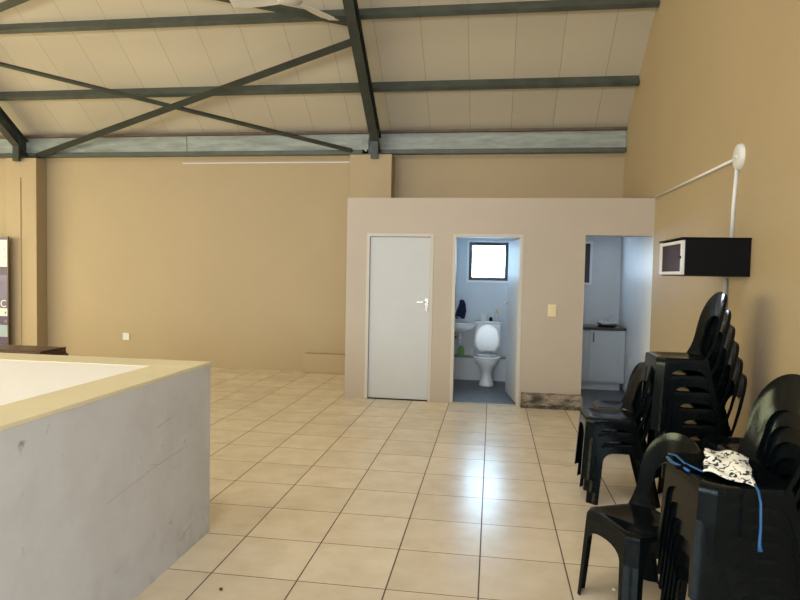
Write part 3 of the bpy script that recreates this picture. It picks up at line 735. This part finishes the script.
# wash basin on the left wall
ba = empty('wash_basin', (-0.62, 9.38, 0.80), 'white ceramic wash basin fixed to the washroom left wall', 'basin')
bm = bmesh.new(); n = 30; outer, outer2, inn, inn2 = [], [], [], []
for k in range(n):
    a = 2*PI*k/n; cx_, sy_ = math.cos(a), math.sin(a)
    ex = max(-0.20, 0.21*cx_*1.05); X = -0.42+ex*0.98; Y_ = 9.36+0.20*sy_
    outer.append(bm.verts.new((X, Y_, 0.885))); outer2.append(bm.verts.new((-0.47+ex*0.62, 9.38+0.11*sy_, 0.765)))
    inn.append(bm.verts.new((-0.40+ex*0.78, 9.36+0.155*sy_, 0.885))); inn2.append(bm.verts.new((-0.42+ex*0.4, 9.36+0.08*sy_, 0.80)))
for k in range(n):
    j = (k+1) % n
    bm.faces.new((outer2[k], outer2[j], outer[j], outer[k])); bm.faces.new((outer[k], outer[j], inn[j], inn[k])); bm.faces.new((inn[k], inn[j], inn2[j], inn2[k]))
bm.faces.new(outer2); bm.faces.new(inn2)
build('bowl', bm, M['ceramic'], ba, smooth=True)
bm = bmesh.new(); tube(bm, [(-0.56, 9.40, 0.885), (-0.56, 9.40, 0.96), (-0.52, 9.39, 0.985), (-0.46, 9.38, 0.965)], 0.012)
tube(bm, [(-0.56, 9.40, 0.955), (-0.56, 9.40, 1.0)], 0.02, 10); build('tap', bm, M['chrome'], ba, smooth=True)
bm = bmesh.new(); tube(bm, [(-0.47, 9.38, 0.77), (-0.47, 9.38, 0.62), (-0.45, 9.39, 0.60), (-0.45, 9.45, 0.60), (-0.47, 9.60, 0.62), (-0.47, YB, 0.62)], 0.022)
tube(bm, [(-0.47, 9.38, 0.71), (-0.47, 9.38, 0.66)], 0.035, 12); tube(bm, [(-0.45, 9.36, 0.62), (-0.45, 9.36, 0.56)], 0.04, 12)
build('waste_pipe', bm, M['white'], ba, smooth=True)
bm = bmesh.new(); tube(bm, [(-0.53, 9.42, 0.80), (-0.55, 9.42, 0.70), (-0.60, 9.45, 0.62)], 0.010); tube(bm, [(-0.56, 9.42, 0.69), (-0.53, 9.40, 0.66)], 0.022, 10)
build('supply_pipe', bm, M['windark'], ba)
# green bottle, small cup on the ledge
gb_ = empty('soap_bottle', (-0.455, 9.66, 0.372), 'green cleaning bottle standing on the ledge under the basin', 'bottle')
bm = bmesh.new(); lathe(bm, [(0.0,0.0),(0.05,0.0),(0.052,0.015),(0.05,0.10),(0.022,0.15)], (-0.455, 9.66, 0.372), 18, caps=False); build('bottle_body', bm, M['greenliq'], gb_, smooth=True)
bm = bmesh.new(); lathe(bm, [(0.022,0.148),(0.022,0.18),(0.0,0.18)], (-0.455, 9.66, 0.372), 14, caps=False); build('cap', bm, M['white'], gb_)
bm = bmesh.new(); lathe(bm, [(0.0,0.002),(0.028,0.0),(0.030,0.005),(0.032,0.11),(0.028,0.112),(0.026,0.01),(0.0,0.01)], (-0.28, 9.65, 0.372), 16, caps=False)
tag(build('small_cup', bm, M['paper'], smooth=True), 'small white cup on the ledge between green bottle and toilet', 'cup')
# navy towel on a hook by the window
tw = empty('hand_towel', (-0.47, YB, 1.22), 'navy blue towel hanging on a hook above the basin', 'towel')
bm = bmesh.new(); rows = []
for i in range(10):
    t = i/9; z = 1.225 - t*0.29; wd = 0.02 + 0.055*min(1, t*1.8) - 0.012*max(0, t-0.8)*5
    rows.append([bm.verts.new((-0.47 + wd*s_ + 0.01*math.sin(t*5), YB-0.03-0.02*abs(math.cos(s_*4+t*3)) , z)) for s_ in [-1+2*k/8 for k in range(9)]])
for p, q_ in zip(rows, rows[1:]):
    for k in range(8): bm.faces.new((p[k], p[k+1], q_[k+1], q_[k]))
o = build('cloth', bm, M['navy'], tw, smooth=True); md = o.modifiers.new('s', 'SOLIDIFY'); md.thickness = 0.02
bm = bmesh.new(); tube(bm, [(-0.47, YB, 1.235), (-0.47, YB-0.05, 1.23), (-0.47, YB-0.055, 1.25)], 0.006); build('hook', bm, M['chrome'], tw)

# ------------------------------------------------------------------ kitchenette
kc = empty('base_cabinet', (1.55, 9.3, 0), 'white kitchenette base cabinet under the black countertop', 'cabinet')
bx('carcass', 0.70, 1.885, 9.20, YB-0.004, 0.11, 0.865, M['cabinet'], kc)
bx('plinth', 0.70, 1.84, 9.26, YB-0.004, 0, 0.11, M['cabinet'], kc)
for a, b in ((0.72, 1.05), (1.06, 1.385), (1.395, 1.80)):
    d_ = bx('cabinet_door', a, b, 9.18, 9.20, 0.13, 0.855, M['cabinet'], kc, bevel=0.003)
    hx_ = a+0.05
    bm = bmesh.new(); tube(bm, [(hx_, 9.18, 0.83), (hx_, 9.155, 0.83), (hx_, 9.155, 0.70), (hx_, 9.18, 0.70)], 0.008); build('handle', bm, M['windark'], d_)
ct = bx('worktop', 0.62, 1.888, 9.16, YB, 0.867, 0.905, M['counter'], bevel=0.004); ct.name = 'countertop'
tag(ct, 'black countertop on the white kitchenette cabinet', 'countertop')
tr = empty('dish_rack', (1.665, 9.42, 0.905), 'low grey dish tray with utensils on the black countertop', 'dish rack')
bm = bmesh.new()
rr = []
for z, gx_, gy_ in ((0.905, 0.10, 0.12), (0.945, 0.135, 0.16), (0.965, 0.14, 0.165), (0.96, 0.125, 0.15), (0.925, 0.10, 0.12)):
    rr.append([bm.verts.new((1.665 + gx_*(math.copysign(abs(math.cos(a))**0.5, math.cos(a))), 9.42+gy_*(math.copysign(abs(math.sin(a))**0.5, math.sin(a))), z)) for a in [2*PI*k/28 for k in range(28)]])
for a, b in zip(rr, rr[1:]):
    for k in range(28): bm.faces.new((a[k], a[(k+1) % 28], b[(k+1) % 28], b[k]))
bm.faces.new(rr[0]); bm.faces.new(rr[-1]); build('tray', bm, M['steel'], tr, smooth=True)
bm = bmesh.new(); lathe(bm, [(0.0,0.93),(0.05,0.935),(0.085,0.975),(0.08,0.978),(0.045,0.945),(0.0,0.94)], (1.63, 9.40, 0), 20, caps=False); build('bowl', bm, M['ceramic'], tr, smooth=True)
bm = bmesh.new()
tube(bm, [(1.66, 9.42, 0.95), (1.69, 9.42, 1.02), (1.72, 9.43, 1.065), (1.735, 9.43, 1.06)], 0.009)
tube(bm, [(1.65, 9.43, 0.95), (1.63, 9.43, 1.02), (1.60, 9.42, 1.04)], 0.008); tube(bm, [(1.70, 9.40, 0.95), (1.66, 9.40, 1.03)], 0.008)
build('utensils', bm, M['steel'], tr)
kt = bmesh.new(); tube(kt, [(1.20, 9.66, 0.905), (1.20, 9.66, 1.10), (1.20, 9.60, 1.14), (1.20, 9.52, 1.10)], 0.012)
tag(build('kitchen_tap', kt, M['chrome'], smooth=True), 'chrome tap at the back of the black countertop', 'tap')

# ------------------------------------------------------------------ stackable black plastic chairs
# local frame: front of the seat towards -X, origin on the floor under the seat centre
H = 0.44
def perim(z):
    """rounded rectangle with 45 degree corner facets at height z; returns list of (x, y, corner_distance)"""
    t = (H-z)/H
    xf = -0.205 - 0.025*t; xr = 0.130 + 0.095*t; hy_ = 0.198 + 0.022*t
    return xf, xr, hy_
CH = 0.045
def ppoint(side, s, z):
    """side: 0 front, 1 right(+y), 2 rear, 3 left; s in -1..1 along the side between facets"""
    xf, xr, hy_ = perim(z)
    if side == 0: return Vector((xf, s*(hy_-CH), z))
    if side == 2: return Vector((xr, -s*(hy_-CH), z))
    cx_ = (xf+xr)/2; hx_ = (xr-xf)/2
    if side == 1: return Vector((cx_+s*(hx_-CH), hy_, z))
    return Vector((cx_-s*(hx_-CH), -hy_, z))
SEG = 12
def apron_drop(side, s):
    """height of the arch edge at s: legs reach down to 0.30, arch rises in between"""
    a = abs(s); e = 0.80
    if a >= e: return 0.30
    top = 0.36 if side == 0 else (0.372 if side in (1, 3) else 0.365)
    return 0.30 + (top-0.30)*(1-(a/e)**(2.6 if side == 0 else 4))**0.5
def chair_shell_parts():
    parts = {}
    # ---- seat with apron
    bm = bmesh.new(); cols = []
    ss = [-1, -0.92, -0.86, -0.80, -0.77, -0.7, -0.55, -0.35, -0.15, 0.15, 0.35, 0.55, 0.7, 0.77, 0.80, 0.86, 0.92, 1]
    for side in (0, 1, 2, 3):
        for s in ss: cols.append((side, s))
    rings = []
    def ring_at(fr):     # fr 0 at top edge, 1 at arch edge
        out = []
        for side, s in cols:
            zb = apron_drop(side, s); z = (H-0.014) + (zb-(H-0.014))*fr
            out.append(bm.verts.new(ppoint(side, s, z)))
        return out
    for fr in (1.0, 0.75, 0.5, 0.25, 0.0): rings.append(ring_at(fr))
    cxm = -0.037
    for inset, z in ((0.004, H-0.004), (0.014, H), (0.035, H-0.003), (0.075, H-0.011), (0.12, H-0.016), (0.16, H-0.018)):
        out = []
        for side, s in cols:
            p = ppoint(side, s, H-0.014); d = Vector((p.x-cxm, p.y, 0))
            sc = 1 - inset/0.19; p2 = Vector((cxm + d.x*sc, d.y*sc, z))
            if inset > 0.03 and p2.x < -0.12: p2.z += 0.004      # waterfall front edge
            out.append(bm.verts.new(p2))
        rings.append(out)
    n = len(cols)
    for a, b in zip(rings, rings[1:]):
        for k in range(n): bm.faces.new((a[k], a[(k+1) % n], b[(k+1) % n], b[k]))
    bm.faces.new(rings[-1])
    bmesh.ops.remove_doubles(bm, verts=bm.verts, dist=0.0004)
    parts['seat'] = bm
    # ---- legs: facet in the middle and two wings that narrow downwards
    legs = []
    for (sa, ea), (sb, eb) in (((3, 1), (0, -1)), ((0, 1), (1, -1)), ((1, 1), (2, -1)), ((2, 1), (3, -1))):
        bm = bmesh.new(); rows = []
        for i in range(9):
            z = 0.30*(1-i/8); w_ = 1.0 - 0.20*(1-0.42*(i/8))     # inner edge of each wing
            row = [ppoint(sa, ea*w_, z), ppoint(sa, ea*(w_+1)/2, z), ppoint(sa, ea, z)]
            pa, pb = ppoint(sa, ea, z), ppoint(sb, eb, z)
            row += [pa.lerp(pb, 0.30) + (pa.lerp(pb, 0.3)-Vector((cxm,0,z))).normalized()*-0.003, pa.lerp(pb, 0.70) + (pa.lerp(pb, 0.7)-Vector((cxm,0,z))).normalized()*-0.003]
            row += [pb, ppoint(sb, eb*(w_+1)/2, z), ppoint(sb, eb*w_, z)]
            rows.append([bm.verts.new(p) for p in row])
        for a, b in zip(rows, rows[1:]):
            for k in range(len(a)-1): bm.faces.new((a[k], a[k+1], b[k+1], b[k]))
        legs.append(bm)
    parts['legs'] = legs
    # ---- backrest: hoop with an arched opening
    bm = bmesh.new(); rows = []
    NT = 44; NR = 7
    zt = 0.838
    def surf(y, z):
        k = max(0, z-H)
        return 0.148 + 0.14*k - 1.35*y*y*(1 - 0.35*min(1, k/0.38)) - 0.03*math.exp(-k*16)*(abs(y)/0.2)
    def outer(t):      # t 0..1 from -y foot over the top to +y foot
        a = (t*2-1)
        s = math.copysign(1, a) if a else 1; a = abs(a)      # 0 at top centre, 1 at foot
        if a < 0.62:
            ang = a/0.62*PI/2; y = 0.20*math.sin(ang)**0.85; z = 0.60 + (zt-0.60)*math.cos(ang)**0.75
        else:
            q = (a-0.62)/0.38; y = 0.20 - 0.004*math.sin(q*PI); z = 0.60 + (0.415-0.60)*q
        return s*y, z
    def inner_(t):
        a = (t*2-1); s = math.copysign(1, a) if a else 1; a = abs(a)
        if a < 0.62:
            ang = a/0.62*PI/2; y = 0.128*math.sin(ang)**0.7; z = 0.575 + (0.695-0.575)*math.cos(ang)**0.7
        else:
            q = (a-0.62)/0.38; y = 0.128 + 0.004*math.sin(q*PI) - 0.045*max(0, q-0.6)**2/0.16; z = 0.575 + (0.432-0.575)*q
        return s*y, z
    for i in range(NT+1):
        t = i/NT; yo, zo = outer(t); yi, zi = inner_(t)
        row = []
        # rolled outer lip
        row.append(bm.verts.new((surf(yo, zo)+0.014, yo*0.985, zo-0.010 if zo > 0.6 else zo)))
        for j in range(NR+1):
            q = j/NR; y = yo+(yi-yo)*q; z = zo+(zi-zo)*q
            row.append(bm.verts.new((surf(y, z), y, z)))
        row.append(bm.verts.new((surf(yi, zi)+0.008, yi*1.0, zi)))
        rows.append(row)
    for a, b in zip(rows, rows[1:]):
        for k in range(len(a)-1): bm.faces.new((a[k], a[k+1], b[k+1], b[k]))
    parts['backrest'] = bm
    return parts
def make_chair():
    root = empty('stacking_chair', (0, 0, 0), 'chair', 'chair')
    P = chair_shell_parts()
    def part(name, bm, th=0.006, off=-1):
        o = build(name, bm, M['plastic'], root, smooth=True, world=False)
        md = o.modifiers.new('thickness', 'SOLIDIFY'); md.thickness = th; md.offset = off; md.use_even_offset = False
        es = o.modifiers.new('edges', 'EDGE_SPLIT'); es.split_angle = R(38)
        return o
    part('seat', P['seat'])
    part('backrest', P['backrest'], 0.009, 0)
    for l in P['legs']: part('leg', l)
    return root
proto = make_chair(); used = False
def chair(x, y, z, facing, label, group, sx=1.0, sz=1.0):
    """facing: world angle of the chair's front direction"""
    global used
    rz = facing - PI
    if not used: r_ = proto; used = True
    else:
        r_ = proto.copy(); C.objects.link(r_)
        for ch in list(proto.children):
            c = ch.copy(); C.objects.link(c); c.parent = r_
    r_.location = (x, y, z); r_.scale = (sx, 1, sz); r_.rotation_euler = (0, 0, rz)
    r_['label'] = label; r_['group'] = group
    return r_
ORD = ['lowest', 'second', 'third', 'fourth', 'fifth', 'sixth', 'seventh', 'eighth', 'ninth', 'tenth']
def stack(x, y, n, pitch, facing, where, group, shift=0.021, sx=1.0, sz=1.0):
    f = Vector((math.cos(facing), math.sin(facing)))
    for k in range(n):
        if n > 1 and k == n-1: lab = 'black plastic chair on top of the %s' % where
        elif k == 0: lab = 'black plastic chair at the bottom of the %s' % where
        else: lab = 'black plastic chair, %s from the floor in the %s' % (ORD[k], where)
        chair(x+f.x*shift*k, y+f.y*shift*k, pitch*k, facing, lab, group, sx, sz)
LEFT = PI
stack(0.965, 4.75, 3, 0.088, LEFT, 'short stack nearest the kitchenette', 'short stack of chairs near the kitchenette', 0.021, 1.13)
stack(1.525, 4.70, 6, 0.1135, LEFT, 'tallest stack under the cabinet', 'tall stack of chairs below the wall cabinet', 0.030, 1.13, 1.15)
stack(1.07, 2.684, 7, 0.067, PI+R(7), 'near stack with the cloth', 'near stack of chairs with the cloth', 0.010, 1.12)
stack(1.49, 3.33, 5, 0.078, LEFT, 'stack behind the cloth', 'chairs between the tall and near stacks')
stack(1.61, 4.04, 3, 0.088, LEFT, 'short stack right of the tallest', 'short stack of chairs against the right wall', 0.021, 1.04)
chair(0.765, 3.175, 0, PI+R(25), 'lone black plastic chair with open hooped back beside the near stack', 'single chairs', 1.06)
chair(1.19, 6.0, 0, LEFT, 'black plastic chair behind the short stack, closest to the kitchenette', 'single chairs')

# ------------------------------------------------------------------ bag, cloth and cord on the near stack
SZ = 0.44 + 6*0.067
bg_ = empty('drawstring_bag', (0.92, 2.72, SZ), 'black fabric drawstring bag lying on the near chair stack', 'bag')
bm = bmesh.new(); nn_ = 20; rows = []
for i in range(nn_+1):
    row = []
    for j in range(nn_+1):
        u, v = -1+2*i/nn_, -1+2*j/nn_
        d = max(abs(u), abs(v)); hgt = 0.034*(1-d**3) + 0.006*math.sin(7*u+3*v)*(1-d)
        row.append(bm.verts.new((0.935+0.155*u+0.02*v, 2.755+0.115*v+0.01*math.sin(4*u), SZ+0.004+max(0, hgt))))
    rows.append(row)
for a, b in zip(rows, rows[1:]):
    for k in range(nn_): bm.faces.new((a[k], a[k+1], b[k+1], b[k]))
bm.faces.new([r_[0] for r_ in rows] + rows[-1][1:] + [r_[-1] for r_ in rows[::-1]][1:] + rows[0][::-1][1:-1])
build('fabric', bm, M['bagblack'], bg_, smooth=True)
bm = bmesh.new()
tube(bm, [(0.765, 2.80, SZ+0.010), (0.765, 2.74, SZ+0.008), (0.785, 2.68, SZ+0.009), (0.80, 2.62, SZ+0.008)], 0.006, 8)
tube(bm, [(0.775, 2.82, SZ+0.02), (0.79, 2.76, SZ+0.03), (0.80, 2.68, SZ+0.022), (0.85, 2.61, SZ+0.012)], 0.004, 8)
build('cord', bm, M['bluecord'], bg_, smooth=True)
cl = empty('patterned_cloth', (0.95, 2.60, SZ), 'white cloth with black leafy pattern on the near chair stack', 'cloth')
bm = bmesh.new(); nu, nv = 22, 14; rows = []
corn = [Vector((0.845, 2.60)), Vector((0.985, 2.455)), Vector((1.06, 2.74)), Vector((0.905, 2.755))]
for i in range(nu+1):
    row = []
    for j in range(nv+1):
        u, v = i/nu, j/nv
        p = corn[0].lerp(corn[1], u).lerp(corn[3].lerp(corn[2], u), v)
        hgt = 0.018 + 0.045*min(1, v*1.6)*(1-0.35*max(0, u-0.6)) + 0.006*math.sin(9*u+2*v) + 0.005*math.sin(13*v+4*u)
        row.append(bm.verts.new((p.x+0.004*math.sin(17*v), p.y+0.004*math.sin(15*u), SZ+hgt)))
    rows.append(row)
for a, b in zip(rows, rows[1:]):
    for k in range(nv): bm.faces.new((a[k], a[k+1], b[k+1], b[k]))
o = build('fabric', bm, M['pattern'], cl, smooth=True); md = o.modifiers.new('s', 'SOLIDIFY'); md.thickness = 0.006
bm = bmesh.new(); pts = [(0.985, 2.46, SZ+0.02), (0.985, 2.425, SZ+0.006), (0.985, 2.405, SZ-0.03), (0.987, 2.40, SZ-0.12), (0.985, 2.40, SZ-0.18), (0.988, 2.398, SZ-0.205)]
tube(bm, pts, [0.005]*4+[0.006, 0.010], 8)
build('hanging_ribbon', bm, M['bluecord'], cl, smooth=True)

# crumbs and litter on the floor
def crumb(x, y, r_, mm, label):
    bm = bmesh.new(); bmesh.ops.create_icosphere(bm, subdivisions=1, radius=r_)
    for v in bm.verts: v.co = Vector((v.co.x*random.uniform(.7,1.3), v.co.y*random.uniform(.7,1.3), v.co.z*0.6)) + Vector((x, y, r_*0.5))
    tag(build('floor_crumb', bm, mm), label, 'litter', 'bits of litter on the tiles')
crumb(0.665, 3.30, 0.010, M['paper'], 'white scrap on the tiles under the lone black chair')
crumb(-1.32, 2.93, 0.012, M['crack'], 'dark scrap on the tiles at the corner of the low enclosure')
